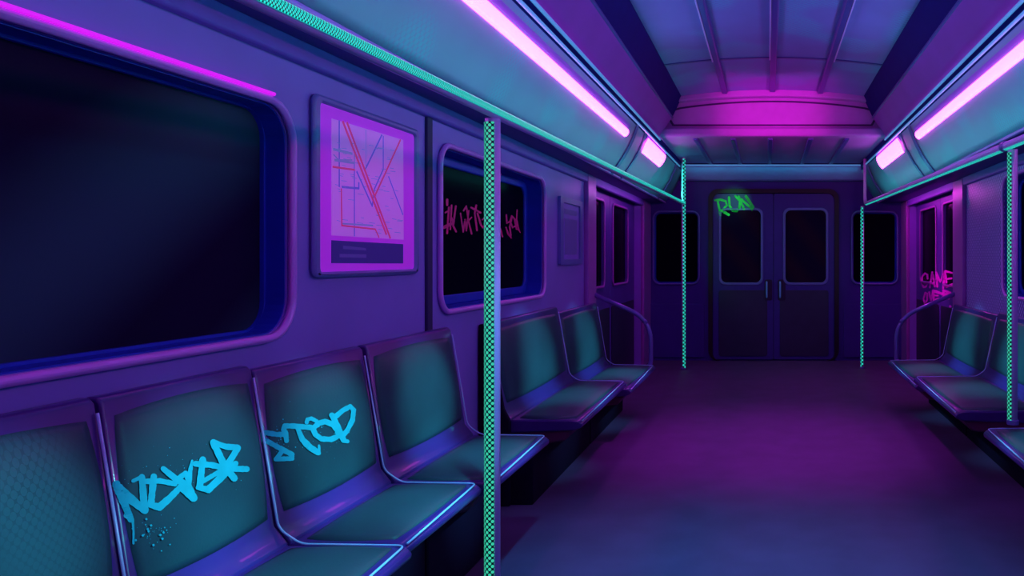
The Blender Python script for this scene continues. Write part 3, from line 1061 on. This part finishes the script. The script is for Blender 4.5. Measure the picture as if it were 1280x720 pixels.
# teal fill lamps added along the rails to light the coves
area('cove_fill_left', (RX, 3.2, RZ(3.2) + .03), (-1.12, 3.2, 2.04), .03, 10, 6.5, TEAL, rise=.125 / 6.9)
area('cove_fill_right', (RXR, 3.2, RZ(3.2) + .03), (1.20, 3.2, 2.04), .03, 10, 6.5, TEAL, rise=.125 / 6.9)
# and more added to light the seats across the aisle
area('seat_fill_left', (RXR - .03, 3.0, RZ(3)), (XL, 3.0, .6), .03, 5.5, 2.5, TEAL, 120)
area('seat_fill_right', (RX + .03, 4.2, RZ(4.2)), (XR, 4.2, .5), .03, 4.5, 2, TEAL, 120)
# blue fill lamps added along the ledges to light the vault
area('vault_fill_left', (-.93, 2.2, 2.29), (.3, 2.2, 2.68), .02, 6, 9, VIO, 110)
area('vault_fill_right', (1.01, 2.2, 2.29), (-.2, 2.2, 2.68), .02, 6, 9, VIO, 110)
# unseen magenta spots added at the coves, crossing on the arched beam
spot('magenta_fill_left', (-.93, 5.4, 2.10), (CX + .05, 6.95, 2.52), 110, MAG, 40)
spot('magenta_fill_right', (1.01, 5.4, 2.10), (CX - .05, 6.95, 2.52), 110, MAG, 40)
# unseen spots added over the aisle to tint the floor
spot('aisle_fill_magenta', (CX, 4.6, 2.6), (CX, 5.0, 0), 170, (.8, .02, .95), 62)
spot('aisle_fill_blue', (CX - .3, 1.8, 2.6), (-.15, 2.5, 0), 330, (.03, .62, .9), 62)
area('end_wall_fill', (CX, YR - .14, 2.25), (CX, YR - .02, 1.6), 2.0, .02, 1.0, (.03, .8, .7))  # teal lamp added under the lintel to light the end wall
# fill lamps added beside the end poles and over the side doorways
area('pole_fill_left', (-.87, 8.30, 1.5), (-.2, YR, 1.6), 1.4, .02, 2.5, (.03, 1., .5))
area('pole_fill_right', (.99, 8.38, 1.3), (.6, YR, 1.3), 1.3, .02, .8, (.03, .8, .8))
area('doorway_fill_left', (XL + .25, 7.3, 1.79), (XL - .07, 7.3, 1.24), .02, 2.0, 2.6, (.8, .03, 1.))
area('doorway_fill_right', (XR - .25, 7.6, 1.79), (XR + .07, 7.6, 1.24), .02, 2.0, 5, (1., .03, .95))
# unseen spots added to brighten the two pieces of writing at the far end
spot('writing_fill_magenta', (-.85, 6.9, 1.99), (1.65, 7.42, 1.04), 130, (1., .05, .85), 20, 1., .02)
spot('writing_fill_green', (CX - .2, 7.3, 2.22), (-.41, 9.04, 1.815), 48, (.10, 1., .40), 16, 1., .02)
# unseen spots added opposite for a soft centre glow, one for each seat back and one for each pan
for side, y0, y1, zt, zs, df in SEATS:
    sg = 1 if side == 'left' else -1
    X = (lambda d: XL + d) if side == 'left' else (lambda d: XR - d)
    ym, wd = (y0 + y1) / 2, (y1 - y0)
    src = Vector((.98 if side == 'left' else -.90, ym - .1, 1.98))
    for tgt, k in ((Vector((X(.10), ym, (zt + zs) / 2 - (.02 if wd < .8 else .09))), 1.0 if wd < .8 else .75), (Vector((X(.32), ym, zs)), 1.0 if wd < .8 else .5)):
        dist = (tgt - src).length
        spot('seat_fill_spot', src, tgt, 330 * k, (.12, .80, 1.), math.degrees(2 * math.atan((.29 if wd < .8 else .42) / dist)), 1., .02)


w = bpy.data.worlds.new('tunnel_dark')
w.use_nodes = True
w.node_tree.nodes['Background'].inputs[0].default_value = (.02, .01, .08, 1)
w.node_tree.nodes['Background'].inputs[1].default_value = .2
S.world = w
S.cycles.use_denoising = True
S.cycles.max_bounces = 6
